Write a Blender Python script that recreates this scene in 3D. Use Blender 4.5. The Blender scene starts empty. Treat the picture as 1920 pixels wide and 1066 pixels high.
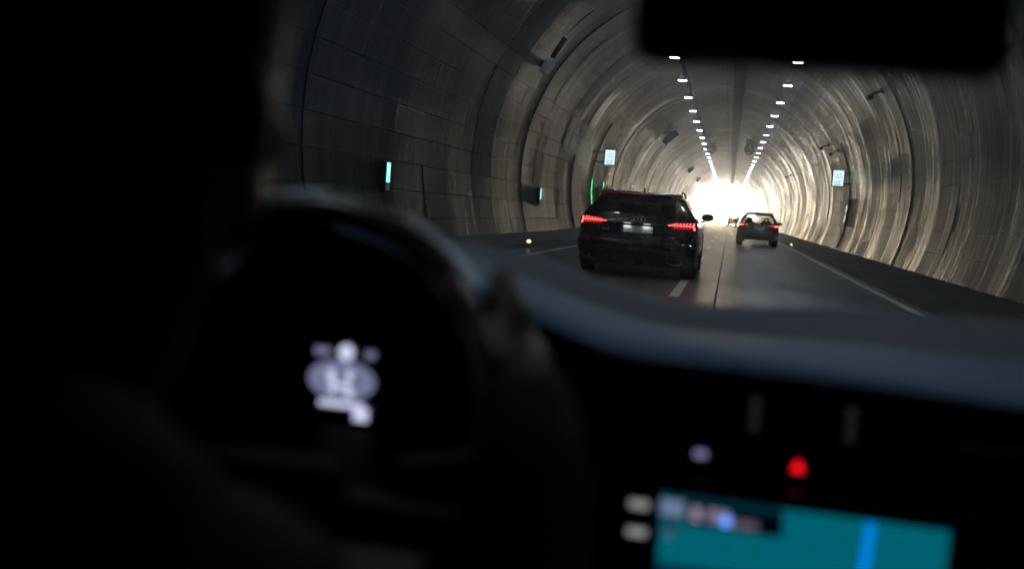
import bpy, bmesh, math, random
import numpy as np
from mathutils import Vector, Matrix, Euler

random.seed(7); rng = np.random.default_rng(7)
sc = bpy.context.scene
col = sc.collection
R_ = math.radians

# ------------------------------------------------------------------ camera
EYE = Vector((0, 0, 1.15))
cd = bpy.data.cameras.new('camera')
cam = bpy.data.objects.new('camera', cd); col.objects.link(cam)
cd.sensor_width = 36; cd.lens = 35.0
cd.clip_start = .02; cd.clip_end = 6000
cd.dof.use_dof = True; cd.dof.focus_distance = 19.0; cd.dof.aperture_fstop = 2.1
Fv = Vector(((1368 - 960) / 1867., (533 - 408) / 1867., -1)).normalized()
rl = R_(5.3)
Uv = Vector((math.sin(rl), math.cos(rl), 0)); Uv = (Uv - Fv * Uv.dot(Fv)).normalized()
Rv = Fv.cross(Uv)
CAMROT = Matrix((Rv, Fv, Uv))
cam.matrix_world = Matrix.Translation(EYE) @ CAMROT.to_4x4()
sc.camera = cam

def in_view(p, m=0):
    c = CAMROT.transposed() @ (Vector(p) - EYE)
    if c.z > -.1: return False
    x = 960 + 1867 * c.x / -c.z; y = 533 - 1867 * c.y / -c.z
    return 500 - m < x < 1920 + m and -m < y < 620 + m and not (1230 < x < 1880 and y < 90)

# ------------------------------------------------------------------ world, sun, exposure
SUN_EL, SUN_ROT = 30, 20
w = bpy.data.worlds.new('World'); sc.world = w; w.use_nodes = True
nt = w.node_tree; nt.nodes.clear()
sky = nt.nodes.new('ShaderNodeTexSky'); sky.sky_type = 'NISHITA'; sky.sun_disc = False
sky.sun_elevation = R_(SUN_EL); sky.sun_rotation = R_(SUN_ROT)
sky.air_density = 1.0; sky.dust_density = 4.0; sky.ozone_density = 1.0
bg = nt.nodes.new('ShaderNodeBackground'); bg.inputs['Strength'].default_value = .15
wo = nt.nodes.new('ShaderNodeOutputWorld')
nt.links.new(sky.outputs[0], bg.inputs[0]); nt.links.new(bg.outputs[0], wo.inputs[0])
sl = bpy.data.lights.new('sun', 'SUN'); sl.energy = 4.0; sl.angle = R_(.53); sl.color = (1, .95, .88)
so = bpy.data.objects.new('sun', sl); col.objects.link(so)
_a, _e = R_(SUN_ROT), R_(SUN_EL)
sdir = Vector((math.sin(_a) * math.cos(_e), math.cos(_a) * math.cos(_e), math.sin(_e)))
so.rotation_euler = sdir.to_track_quat('Z', 'Y').to_euler(); so.location = (0, 260, 120)
EXPO = 4.5; K = 2 ** -EXPO      # K: display-referred unit for self-lit things
vs = sc.view_settings
vs.view_transform = 'Standard'; vs.look = 'None'; vs.gamma = 1; vs.exposure = EXPO
vs.use_curve_mapping = False
cy = sc.cycles
cy.use_denoising = True
try: cy.denoiser = 'OPENIMAGEDENOISE'
except Exception: pass
cy.max_bounces = 9; cy.diffuse_bounces = 1; cy.glossy_bounces = 1; cy.transmission_bounces = 4
cy.transparent_max_bounces = 16; cy.volume_bounces = 1
cy.sample_clamp_indirect = 3.0; cy.caustics_reflective = False; cy.caustics_refractive = False
cy.use_light_tree = True
LAMP = 80.0        # tunnel lamp lens
HAZE = .0028

# ------------------------------------------------------------------ materials
def N(nt, t, **kw):
    n = nt.nodes.new(t)
    for k, v in kw.items():
        if k in n.inputs: n.inputs[k].default_value = v
        else: setattr(n, k, v)
    return n
def mat(name, base, rough=.5, metal=0., spec=.5, noise=None, bump=None, emit=None, coat=0., scale=(1, 1, 1), world=False):
    """noise=(scale, amount) varies colour and roughness, bump=(scale, strength)"""
    m = bpy.data.materials.new(name); m.use_nodes = True
    nt = m.node_tree; b = nt.nodes['Principled BSDF']; L = nt.links
    b.inputs['Base Color'].default_value = (*base, 1); b.inputs['Roughness'].default_value = rough
    b.inputs['Metallic'].default_value = metal; b.inputs['Specular IOR Level'].default_value = spec
    b.inputs['Coat Weight'].default_value = coat; b.inputs['Coat Roughness'].default_value = .06
    if emit:
        b.inputs['Emission Color'].default_value = (*emit[0], 1); b.inputs['Emission Strength'].default_value = emit[1]
    if noise or bump:
        tc = N(nt, 'ShaderNodeTexCoord'); mp = N(nt, 'ShaderNodeMapping'); mp.inputs['Scale'].default_value = scale
        L.new(N(nt, 'ShaderNodeNewGeometry').outputs['Position'] if world else tc.outputs['Object'], mp.inputs[0])
    if noise:
        n = N(nt, 'ShaderNodeTexNoise', Scale=noise[0], Detail=6., Roughness=.62); L.new(mp.outputs[0], n.inputs['Vector'])
        r = N(nt, 'ShaderNodeMapRange'); r.inputs[1].default_value = .3; r.inputs[2].default_value = .7
        r.inputs[3].default_value = 1 - noise[1]; r.inputs[4].default_value = 1 + noise[1]
        L.new(n.outputs[0], r.inputs[0])
        x = N(nt, 'ShaderNodeMix', data_type='RGBA', blend_type='MULTIPLY'); x.inputs[0].default_value = 1
        x.inputs[6].default_value = (*base, 1); L.new(r.outputs[0], x.inputs[7]); L.new(x.outputs[2], b.inputs['Base Color'])
        q = N(nt, 'ShaderNodeMath', operation='MULTIPLY'); q.inputs[1].default_value = rough; L.new(r.outputs[0], q.inputs[0])
        q.use_clamp = True; L.new(q.outputs[0], b.inputs['Roughness'])
    if bump:
        n2 = N(nt, 'ShaderNodeTexNoise', Scale=bump[0], Detail=4.); L.new(mp.outputs[0], n2.inputs['Vector'])
        bp = N(nt, 'ShaderNodeBump'); bp.inputs['Strength'].default_value = bump[1]; bp.inputs['Distance'].default_value = .01
        L.new(n2.outputs[0], bp.inputs['Height']); L.new(bp.outputs[0], b.inputs['Normal'])
    return m
def emis(name, c, s):
    m = bpy.data.materials.new(name); m.use_nodes = True; nt = m.node_tree; nt.nodes.clear()
    e = N(nt, 'ShaderNodeEmission'); e.inputs[0].default_value = (*c, 1); e.inputs[1].default_value = s * K
    o = N(nt, 'ShaderNodeOutputMaterial'); nt.links.new(e.outputs[0], o.inputs[0]); return m
def thin_glass(name, tint, gloss=.06, rough=.02, gk=.5):
    m = bpy.data.materials.new(name); m.use_nodes = True; nt = m.node_tree; nt.nodes.clear(); L = nt.links
    t = N(nt, 'ShaderNodeBsdfTransparent'); t.inputs[0].default_value = (*tint, 1)
    g = N(nt, 'ShaderNodeBsdfGlossy'); g.inputs['Roughness'].default_value = rough
    f = N(nt, 'ShaderNodeLayerWeight'); f.inputs[0].default_value = .25
    q = N(nt, 'ShaderNodeMath', operation='MULTIPLY_ADD'); q.inputs[1].default_value = gk; q.inputs[2].default_value = gloss * .5
    L.new(f.outputs['Fresnel'], q.inputs[0]); q.use_clamp = True
    x = N(nt, 'ShaderNodeMixShader'); L.new(q.outputs[0], x.inputs[0]); L.new(t.outputs[0], x.inputs[1]); L.new(g.outputs[0], x.inputs[2])
    o = N(nt, 'ShaderNodeOutputMaterial'); L.new(x.outputs[0], o.inputs[0]); return m

CX, ZC, RAD = -.8, 2.3, 6.5        # tunnel axis x, z and radius
PORTAL = 225.4
RING = 2.3; Y0 = -16.1

RO1, RO2, SPEC = .42, .15, .2
def lining_mat():
    m = bpy.data.materials.new('lining_concrete'); m.use_nodes = True
    nt = m.node_tree; b = nt.nodes['Principled BSDF']; L = nt.links
    g = N(nt, 'ShaderNodeNewGeometry'); s = N(nt, 'ShaderNodeSeparateXYZ'); L.new(g.outputs['Position'], s.inputs[0])
    dx = N(nt, 'ShaderNodeMath', operation='SUBTRACT'); dx.inputs[1].default_value = CX; L.new(s.outputs[0], dx.inputs[0])
    dz = N(nt, 'ShaderNodeMath', operation='SUBTRACT'); dz.inputs[1].default_value = ZC; L.new(s.outputs[2], dz.inputs[0])
    at = N(nt, 'ShaderNodeMath', operation='ARCTAN2'); L.new(dx.outputs[0], at.inputs[0]); L.new(dz.outputs[0], at.inputs[1])
    ar = N(nt, 'ShaderNodeMath', operation='MULTIPLY'); ar.inputs[1].default_value = RAD; L.new(at.outputs[0], ar.inputs[0])
    def nz(su, sy, detail=5., rough=.6):
        a = N(nt, 'ShaderNodeMath', operation='MULTIPLY'); a.inputs[1].default_value = su; L.new(ar.outputs[0], a.inputs[0])
        c = N(nt, 'ShaderNodeMath', operation='MULTIPLY'); c.inputs[1].default_value = sy; L.new(s.outputs[1], c.inputs[0])
        v = N(nt, 'ShaderNodeCombineXYZ'); L.new(a.outputs[0], v.inputs[0]); L.new(c.outputs[0], v.inputs[1])
        n = N(nt, 'ShaderNodeTexNoise', Scale=1., Detail=detail, Roughness=rough); L.new(v.outputs[0], n.inputs['Vector']); return n
    streak = nz(.055, 4.6, 8., .72); blot = nz(.45, .35); fine = nz(9, 9, 6.); run = nz(.12, 15., 5.)
    def ramp(n, lo, hi, a, c):
        r = N(nt, 'ShaderNodeMapRange'); r.inputs[1].default_value = lo; r.inputs[2].default_value = hi
        r.inputs[3].default_value = a; r.inputs[4].default_value = c; L.new(n.outputs[0], r.inputs[0]); return r
    f1 = ramp(streak, .38, .62, .32, 1.3); f2 = ramp(blot, .40, .60, .42, 1.2); f3 = ramp(fine, .3, .7, .86, 1.1); f4 = ramp(run, .34, .64, .5, 1.2)
    p = None
    for f in (f1, f2, f3, f4):
        if p is None: p = f; continue
        q = N(nt, 'ShaderNodeMath', operation='MULTIPLY'); L.new(p.outputs[0], q.inputs[0]); L.new(f.outputs[0], q.inputs[1]); p = q
    oi = N(nt, 'ShaderNodeObjectInfo'); rr = N(nt, 'ShaderNodeMapRange'); rr.inputs[3].default_value = .86; rr.inputs[4].default_value = 1.12
    L.new(oi.outputs['Random'], rr.inputs[0])
    q = N(nt, 'ShaderNodeMath', operation='MULTIPLY'); L.new(p.outputs[0], q.inputs[0]); L.new(rr.outputs[0], q.inputs[1])
    x = N(nt, 'ShaderNodeMix', data_type='RGBA', blend_type='MULTIPLY'); x.inputs[0].default_value = 1
    x.inputs[6].default_value = (.030, .025, .020, 1); L.new(q.outputs[0], x.inputs[7]); L.new(x.outputs[2], b.inputs['Base Color'])
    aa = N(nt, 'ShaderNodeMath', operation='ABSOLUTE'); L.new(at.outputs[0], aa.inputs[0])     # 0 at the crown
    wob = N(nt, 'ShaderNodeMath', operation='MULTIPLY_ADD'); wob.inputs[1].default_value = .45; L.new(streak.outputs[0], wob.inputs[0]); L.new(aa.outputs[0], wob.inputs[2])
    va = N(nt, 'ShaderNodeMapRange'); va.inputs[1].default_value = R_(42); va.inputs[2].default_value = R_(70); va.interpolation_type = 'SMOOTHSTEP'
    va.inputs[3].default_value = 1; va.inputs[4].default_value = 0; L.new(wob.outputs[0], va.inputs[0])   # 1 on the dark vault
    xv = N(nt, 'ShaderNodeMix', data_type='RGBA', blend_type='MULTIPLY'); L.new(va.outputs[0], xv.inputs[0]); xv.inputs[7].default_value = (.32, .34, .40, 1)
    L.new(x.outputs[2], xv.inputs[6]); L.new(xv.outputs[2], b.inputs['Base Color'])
    ro = ramp(streak, .36, .64, RO1, RO2)
    rv = N(nt, 'ShaderNodeMath', operation='MULTIPLY_ADD'); rv.inputs[1].default_value = .2; L.new(va.outputs[0], rv.inputs[0]); L.new(ro.outputs[0], rv.inputs[2])
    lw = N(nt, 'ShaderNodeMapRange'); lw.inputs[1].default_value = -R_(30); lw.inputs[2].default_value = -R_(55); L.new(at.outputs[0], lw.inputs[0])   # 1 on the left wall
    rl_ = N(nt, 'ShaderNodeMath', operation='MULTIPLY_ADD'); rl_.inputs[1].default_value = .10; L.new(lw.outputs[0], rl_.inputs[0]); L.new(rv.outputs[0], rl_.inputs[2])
    # every ring of the lining has weathered a little differently
    ry = N(nt, 'ShaderNodeMath', operation='MULTIPLY_ADD'); ry.inputs[1].default_value = 1 / RING; ry.inputs[2].default_value = -Y0 / RING; L.new(s.outputs[1], ry.inputs[0])
    rf = N(nt, 'ShaderNodeMath', operation='FLOOR'); L.new(ry.outputs[0], rf.inputs[0])
    wn = N(nt, 'ShaderNodeTexWhiteNoise', noise_dimensions='1D'); L.new(rf.outputs[0], wn.inputs['W'])
    rr2 = N(nt, 'ShaderNodeMath', operation='MULTIPLY_ADD'); rr2.inputs[1].default_value = .16; L.new(wn.outputs['Value'], rr2.inputs[0]); L.new(rl_.outputs[0], rr2.inputs[2])
    rr3 = N(nt, 'ShaderNodeMath', operation='SUBTRACT'); rr3.inputs[1].default_value = .08; L.new(rr2.outputs[0], rr3.inputs[0])
    st_ = ramp(blot, .40, .56, .10, 0.); rr4 = N(nt, 'ShaderNodeMath', operation='ADD'); L.new(rr3.outputs[0], rr4.inputs[0]); L.new(st_.outputs[0], rr4.inputs[1])
    rr5 = N(nt, 'ShaderNodeMath', operation='MULTIPLY_ADD'); rr5.inputs[1].default_value = .10; L.new(fine.outputs[0], rr5.inputs[0]); L.new(rr4.outputs[0], rr5.inputs[2])
    L.new(rr5.outputs[0], b.inputs['Roughness'])
    xl = N(nt, 'ShaderNodeMix', data_type='RGBA', blend_type='MULTIPLY'); L.new(lw.outputs[0], xl.inputs[0]); xl.inputs[7].default_value = (.6, .68, .74, 1)  # shade of the left side put into the colour as a darker, cooler tint
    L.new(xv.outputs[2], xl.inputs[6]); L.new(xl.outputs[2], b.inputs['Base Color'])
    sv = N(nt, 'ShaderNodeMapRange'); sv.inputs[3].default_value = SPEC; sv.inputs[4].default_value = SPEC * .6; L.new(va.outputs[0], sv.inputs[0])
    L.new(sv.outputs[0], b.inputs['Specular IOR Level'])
    b.inputs['Specular IOR Level'].default_value = SPEC; b.inputs['Specular Tint'].default_value = (1, .93, .83, 1)
    h = N(nt, 'ShaderNodeMath', operation='MULTIPLY_ADD'); h.inputs[1].default_value = .05; L.new(fine.outputs[0], h.inputs[0])
    h2 = N(nt, 'ShaderNodeMath', operation='MULTIPLY_ADD'); h2.inputs[1].default_value = .25; L.new(run.outputs[0], h2.inputs[0]); L.new(streak.outputs[0], h2.inputs[2])
    L.new(h2.outputs[0], h.inputs[2])
    bp = N(nt, 'ShaderNodeBump'); bp.inputs['Strength'].default_value = .9; bp.inputs['Distance'].default_value = .013
    L.new(h.outputs[0], bp.inputs['Height']); L.new(bp.outputs[0], b.inputs['Normal'])
    return m

M = {}
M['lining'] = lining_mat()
M['joint'] = mat('joint_dark', (.035, .032, .03), .9)
M['slab'] = mat('road_concrete', (.080, .088, .098), .38, spec=.5, noise=(1.0, .2), bump=(40, .12), scale=(1.6, .16, 1), world=True)
M['asphalt'] = mat('shoulder_asphalt', (.035, .034, .033), .75, noise=(1.2, .4), bump=(70, .4), scale=(1.5, .3, 1), world=True)
M['walk'] = mat('walkway_concrete', (.16, .15, .135), .8, noise=(2, .3), bump=(50, .2))
M['paint_line'] = mat('road_paint', (.85, .85, .82), .5, noise=(6, .15))
M['ground'] = mat('outside_ground', (.22, .2, .15), .9, noise=(.05, .4))
M['steel_dark'] = mat('dark_steel', (.014, .015, .018), 1.0, spec=0., noise=(8, .3))
M['steel'] = mat('galvanised', (.3, .3, .3), .5, metal=.7, noise=(8, .25))
M['grey_box'] = mat('pale_grey_paint', (.85, .88, .92), .5, noise=(6, .08))
M['lamp'] = emis('lamp_lens', (.80, .92, 1.0), LAMP)
M['sign_white'] = emis('sign_white', (.72, .95, 1.0), 1.5)
M['sign_cyan'] = emis('sign_cyan', (.25, .9, .85), 1.92)
M['sign_mark'] = emis('sign_mark', (.01, .1, .13), .5)
M['led_green'] = emis('led_green', (.06, 1.0, .18), 2.4)
M['stud'] = emis('road_stud_light', (1, .66, .34), 2.6)
M['door_dark'] = mat('door_dark_paint', (.012, .013, .015), .5)
M['silver'] = mat('silver_badge', (.62, .62, .63), .4, metal=.2)
M['grey_trim'] = mat('grey_trim', (.22, .21, .20), .4, metal=.2)
M['tyre'] = mat('tyre_rubber', (.012, .012, .013), .8, noise=(20, .2))
M['rim'] = mat('rim_alloy', (.25, .25, .26), .35, metal=.9)
M['chrome'] = mat('chrome', (.55, .55, .56), .18, metal=1)
M['dark_chrome'] = mat('dark_chrome', (.16, .15, .14), .25, metal=1)
M['trim'] = mat('black_trim', (.008, .008, .009), .45)
M['interior'] = mat('car_interior_cloth', (.01, .01, .011), .8, noise=(30, .2))
M['plate'] = mat('plate_white', (.8, .8, .78), .5, noise=(9, .08))
M['plate_blue'] = mat('plate_blue', (.02, .08, .4), .4)
M['lens_red'] = mat('red_lens', (.12, .002, .004), .12, coat=.6)
M['led_red'] = emis('led_red', (1.0, .06, .05), 9.)
M['led_red_dim'] = emis('led_red_dim', (1.0, .02, .02), 2.6)
M['brake_glow'] = emis('brake_bulb', (1.0, .12, .05), 4.5)
M['reflector'] = mat('red_reflector', (.25, .004, .008), .3)
M['glass_dark'] = thin_glass('privacy_glass', (.09, .085, .08))
M['glass'] = thin_glass('car_glass', (.66, .69, .67))
M['screen_glass'] = thin_glass('windscreen_glass', (.93, .95, .95), .0, gk=.16)

# ------------------------------------------------------------------ mesh helpers
class MB:
    def __init__(s): s.v = []; s.f = []
    def add(s, vs, fs):
        o = len(s.v); s.v += [tuple(v) for v in vs]; s.f += [tuple(i + o for i in f) for f in fs]; return s
    def box(s, c, d, rot=None, bev=0.):
        bm = bmesh.new(); bmesh.ops.create_cube(bm, size=1)
        bmesh.ops.scale(bm, vec=d, verts=bm.verts)
        if bev > 0: bmesh.ops.bevel(bm, geom=bm.edges[:] , offset=min(bev, .45 * min(d)), segments=2, affect='EDGES', profile=.5)
        mt = Matrix.Translation(c) @ (Euler(rot).to_matrix().to_4x4() if rot else Matrix())
        bm.transform(mt); s.bm(bm); return s
    def bm(s, bm):
        bm.verts.index_update()
        s.add([v.co for v in bm.verts], [[v.index for v in f.verts] for f in bm.faces]); bm.free(); return s
    def tube(s, pts, r, n=8, closed=False, cap=True):
        pts = [Vector(p) for p in pts]; rs = r if isinstance(r, (list, tuple)) else [r] * len(pts)
        vs = []; fs = []; k = len(pts); up = None
        for i, p in enumerate(pts):
            if closed: t = (pts[(i + 1) % k] - pts[i - 1])
            else: t = pts[min(i + 1, k - 1)] - pts[max(i - 1, 0)]
            t.normalize()
            if up is None: up = t.orthogonal().normalized()
            up = (up - t * up.dot(t)).normalized(); sd = t.cross(up)
            for j in range(n):
                a = 2 * math.pi * j / n; vs.append(p + (up * math.cos(a) + sd * math.sin(a)) * rs[i])
        for i in range(k if closed else k - 1):
            for j in range(n):
                a, b = i * n + j, i * n + (j + 1) % n; c, d = ((i + 1) % k) * n + (j + 1) % n, ((i + 1) % k) * n + j
                fs.append((a, b, c, d))
        if cap and not closed:
            fs.append(tuple(range(n))[::-1]); fs.append(tuple((k - 1) * n + j for j in range(n)))
        return s.add(vs, fs)
    def lathe(s, prof, axis='X', n=32, c=(0, 0, 0)):
        """prof: (axial, radius) closed or open list"""
        vs = []; fs = []; k = len(prof)
        for j in range(n):
            a = 2 * math.pi * j / n
            for (h, r) in prof:
                p = {'X': (h, r * math.cos(a), r * math.sin(a)), 'Y': (r * math.cos(a), h, r * math.sin(a)), 'Z': (r * math.cos(a), r * math.sin(a), h)}[axis]
                vs.append((p[0] + c[0], p[1] + c[1], p[2] + c[2]))
        for j in range(n):
            for i in range(k - 1):
                a = j * k + i; b = ((j + 1) % n) * k + i
                fs.append((a, a + 1, b + 1, b))
        return s.add(vs, fs)
    def ell(s, c, r, rot=None, sub=2):
        bm = bmesh.new(); bmesh.ops.create_icosphere(bm, subdivisions=sub, radius=1)
        bm.transform(Matrix.Translation(c) @ (Euler(rot).to_matrix().to_4x4() if rot else Matrix()) @ Matrix.Diagonal((*r, 1)))
        return s.bm(bm)
    def grid(s, rows, thick=None):
        """rows: list of equal-length point lists; thick=Vector offset gives a closed slab"""
        h, w_ = len(rows), len(rows[0]); vs = [p for r in rows for p in r]
        fs = [(i * w_ + j, i * w_ + j + 1, (i + 1) * w_ + j + 1, (i + 1) * w_ + j) for i in range(h - 1) for j in range(w_ - 1)]
        if thick is not None:
            t = Vector(thick); n = len(vs); vs = vs + [Vector(p) + t for p in vs]
            fs += [tuple(q + n for q in f[::-1]) for f in fs]
            bd = [j for j in range(w_)] + [i * w_ + w_ - 1 for i in range(1, h)] + [(h - 1) * w_ + j for j in range(w_ - 2, -1, -1)] + [i * w_ for i in range(h - 2, 0, -1)]
            for a, b in zip(bd, bd[1:] + bd[:1]): fs.append((a, a + n, b + n, b))
        return s.add(vs, fs)
    def mesh(s, name, m, smooth=None):
        me = bpy.data.meshes.new(name); me.from_pydata(s.v, [], s.f); me.update()
        bm = bmesh.new(); bm.from_mesh(me); bmesh.ops.recalc_face_normals(bm, faces=bm.faces); bm.to_mesh(me); bm.free()
        if m: me.materials.append(m)
        if smooth is not None:
            me.shade_smooth(); me.set_sharp_from_angle(angle=R_(smooth))
        return me
    def build(s, name, m, parent=None, smooth=None):
        o = bpy.data.objects.new(name, s.mesh(name, m, smooth)); col.objects.link(o)
        if parent: o.parent = parent
        return o
def empty(name, loc=(0, 0, 0), rz=0):
    o = bpy.data.objects.new(name, None); col.objects.link(o); o.location = loc; o.rotation_euler = (0, 0, rz); o.empty_display_size = .2; return o
def tag(o, label=None, cat=None, group=None, kind=None):
    if label: o['label'] = label
    if cat: o['category'] = cat
    if group: o['group'] = group
    if kind: o['kind'] = kind
    return o
def copy_tree(o, parent=None):
    c = o.copy(); col.objects.link(c)
    if parent: c.parent = parent
    for ch in [x for x in o.children]: copy_tree(ch, c)
    return c
def remesh(mb, name, m, parent=None, vox=.008, it=6):
    o = mb.build(name, m, parent); md = o.modifiers.new('r', 'REMESH'); md.mode = 'VOXEL'; md.voxel_size = vox
    ms = o.modifiers.new('s', 'SMOOTH'); ms.factor = .5; ms.iterations = it
    bpy.context.view_layer.update()
    me = bpy.data.meshes.new_from_object(o.evaluated_get(bpy.context.evaluated_depsgraph_get()))
    o.modifiers.clear(); o.data = me; me.shade_smooth(); return o
def arc(th, y, r=RAD): return Vector((CX + r * math.cos(th), y, ZC + r * math.sin(th)))

# ------------------------------------------------------------------ setting: ground, road, tunnel
TH0 = math.asin((.0 - ZC) / RAD)                       # angle of the wall foot
NP = 40; DTH = (math.pi - 2 * TH0) / NP; RING = 2.3
Y0 = -16.1
tag(MB().add([(-290, -85, -.30), (290, -85, -.30), (290, 1200, -.30), (-290, 1200, -.30)], [(0, 1, 2, 3)]).build('ground', M['ground']), kind='structure')
road = tag(MB().add([(-5.2, -60, -.05), (5.6, -60, -.05), (5.6, 900, -.05), (-5.2, 900, -.05)], [(0, 1, 2, 3)]).build('road', M['joint']), kind='structure')
XS = [-5.06, -2.62, -.09, 2.96]
slab_mesh = {}
for k in range(3):
    a, b = XS[k] + .008, XS[k + 1] - .008
    slab_mesh[k] = MB().box((0, 0, -.03), (b - a, 4.984, .06), bev=.006).mesh('slab', M['slab'])
for i in range(-4, 52):
    for k in range(3):
        o = bpy.data.objects.new('slab', slab_mesh[k]); col.objects.link(o); o.parent = road
        o.location = ((XS[k] + XS[k + 1]) / 2, 15.1 + 5 * i - 5 * 3 + (k % 2) * .0, random.uniform(-.0015, .0015))
tag(MB().add([(XS[0], 260, -.004), (XS[3], 260, -.004), (XS[3], 900, -.004), (XS[0], 900, -.004)], [(0, 1, 2, 3)]).build('road_surface', M['slab'], road), kind='stuff')
tag(MB().add([(2.968, -60, -.006), (5.6, -60, -.006), (5.6, 900, -.006), (2.968, 900, -.006)], [(0, 1, 2, 3)]).build('shoulder', M['asphalt']), kind='structure')
def strip(x0, x1, y0, y1, n=1):
    return MB().grid([[(x, y0 + (y1 - y0) * i / n, .0045) for x in (x0, x1)] for i in range(n + 1)])
strip(-4.36, -4.22, -60, 900, 80).build('edge_line', M['paint_line'], road)
strip(2.64, 2.78, -60, 900, 80).build('edge_line', M['paint_line'], road)
dm = strip(-.07, .07, 0, 3.7).mesh('lane_dash', M['paint_line'])
for i in range(-1, 24):
    o = bpy.data.objects.new('lane_dash', dm); col.objects.link(o); o.parent = road; o.location = (-.66, 14.0 + 10.7 * i, 0)
# raised walkway at the left wall, kerb stones
wk = tag(MB().box((-6.1, 165, .03), (1.8, 450, .18)).build('walkway', M['walk']), kind='structure')
km = MB().box((0, 0, .055), (.16, 1.985, .15), bev=.015).mesh('kerb_stone', M['walk'])
for i in range(0, 90):
    o = bpy.data.objects.new('kerb_stone', km); col.objects.link(o); o.parent = wk; o.location = (-5.125, 8 + 2 * i, 0)

# shell behind the panels (joint colour), closed far behind the camera
def shell(r, y0, y1, n=64, th0=TH0 - .06):
    a = np.linspace(th0, math.pi - th0, n)
    return [[arc(t, y0, r) for t in a], [arc(t, y1, r) for t in a]]
tw = MB().grid(shell(RAD + .045, Y0, PORTAL)).build('tunnel_wall', M['joint'], smooth=60); tag(tw, kind='structure')
tb = MB().grid(shell(RAD, -60, Y0))
cap = shell(RAD, -60, -59)[0]; tb.add(cap, [tuple(range(len(cap)))])  # unseen end cap, added to keep sky light out of the rear
tb.build('rear_lining_and_cap', M['lining'], tw, smooth=60)
# outside face of the portal: a thick concrete collar and headwall
pm = MB(); a = np.linspace(TH0 - .06, math.pi - TH0 + .06, 64)
pm.grid([[arc(t, PORTAL - .3, RAD - .02) for t in a], [arc(t, PORTAL + 1.2, RAD - .02) for t in a], [arc(t, PORTAL + 1.2, RAD + .7) for t in a], [arc(t, PORTAL - .3, RAD + .7) for t in a]])
pm.build('portal_collar', M['walk'], tw, smooth=40)

# panel variants: curved slabs whose face waves a few millimetres along the tunnel
NV = 14; NYS = 9; NA = 3
def variant(kv, amp):
    r = np.random.default_rng(100 + kv)
    t = np.linspace(0, 1, NYS); wave = sum(r.normal() * np.sin(2 * np.pi * (f * t + r.random())) / f for f in (.5, 1, 2, 3))
    wave = wave / (np.abs(wave).max() + 1e-6)
    return amp * wave + r.uniform(-.010, .010) * (t - .5) * 2
WAVES = [variant(k, .0045) for k in range(NV)]
def panel_geo(kv, gap_t=.004, gap_y=.005):
    """panel centred on angle 0 (local: x radial, z tangential), y from 0 to RING"""
    vs = []; fs = []; wv = WAVES[kv]; ys = np.linspace(gap_y, RING - gap_y, NYS); th = np.linspace(-DTH / 2 + gap_t / RAD, DTH / 2 - gap_t / RAD, NA + 1)
    for i, y in enumerate(ys):
        for t in th: vs.append(((RAD + wv[i]) * math.cos(t), y, (RAD + wv[i]) * math.sin(t)))
    w_ = NA + 1
    fs = [(i * w_ + j, i * w_ + j + 1, (i + 1) * w_ + j + 1, (i + 1) * w_ + j) for i in range(NYS - 1) for j in range(w_ - 1)]
    n = len(vs)
    bd = [j for j in range(w_)] + [i * w_ + w_ - 1 for i in range(1, NYS)] + [(NYS - 1) * w_ + j for j in range(w_ - 2, -1, -1)] + [i * w_ for i in range(NYS - 2, 0, -1)]
    for q in bd:
        x, y, z = vs[q]; k = (RAD + .043) / math.hypot(x, z); vs.append((x * k, y, z * k))
    for i in range(len(bd)):
        j = (i + 1) % len(bd); fs.append((bd[i], bd[j], n + j, n + i))
    return vs, fs
PG = [panel_geo(k) for k in range(NV)]
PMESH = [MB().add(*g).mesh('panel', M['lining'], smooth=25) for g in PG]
nr = int((PORTAL - Y0) / RING)
cand = []; rest = []
for i in range(nr):
    y = Y0 + i * RING; kv = int(rng.integers(NV)); sh = rng.normal() * .004
    for j in range(NP):
        th = TH0 + (j + .5) * DTH; c = arc(th, y + RING / 2)
        e = (y, th, kv, sh + rng.normal() * .0025, rng.normal() * .0022)
        if 9 < y and in_view(c, 25):
            cand.append(((Vector(c) - EYE).length, e))
        else: rest.append(e)
cand.sort(key=lambda q: q[0])
def pmat(e):
    y, th, kv, d, tl = e
    return Matrix.Translation((CX, y, ZC)) @ Matrix.Rotation(-th, 4, 'Y') @ Matrix.Translation((d, 0, 0)) @ Matrix.Translation((RAD, RING / 2, 0)) @ Matrix.Rotation(tl, 4, 'Z') @ Matrix.Translation((-RAD, -RING / 2, 0))
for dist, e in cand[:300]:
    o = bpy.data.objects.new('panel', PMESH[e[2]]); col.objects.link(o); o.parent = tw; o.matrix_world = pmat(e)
rest += [q[1] for q in cand[300:]]
big = MB()
PV = [np.array(g[0]) for g in PG]
allv = []; allf = []; off = 0
for e in rest:
    m4 = np.array(pmat(e)); v = PV[e[2]] @ m4[:3, :3].T + m4[:3, 3]
    allv.append(v); allf += [tuple(q + off for q in f) for f in PG[e[2]][1]]; off += len(v)
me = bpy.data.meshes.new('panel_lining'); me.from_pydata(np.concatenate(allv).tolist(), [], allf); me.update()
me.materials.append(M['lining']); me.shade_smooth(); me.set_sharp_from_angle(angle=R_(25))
o = bpy.data.objects.new('panel_lining', me); col.objects.link(o); o.parent = tw; tag(o, kind='stuff')

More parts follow.
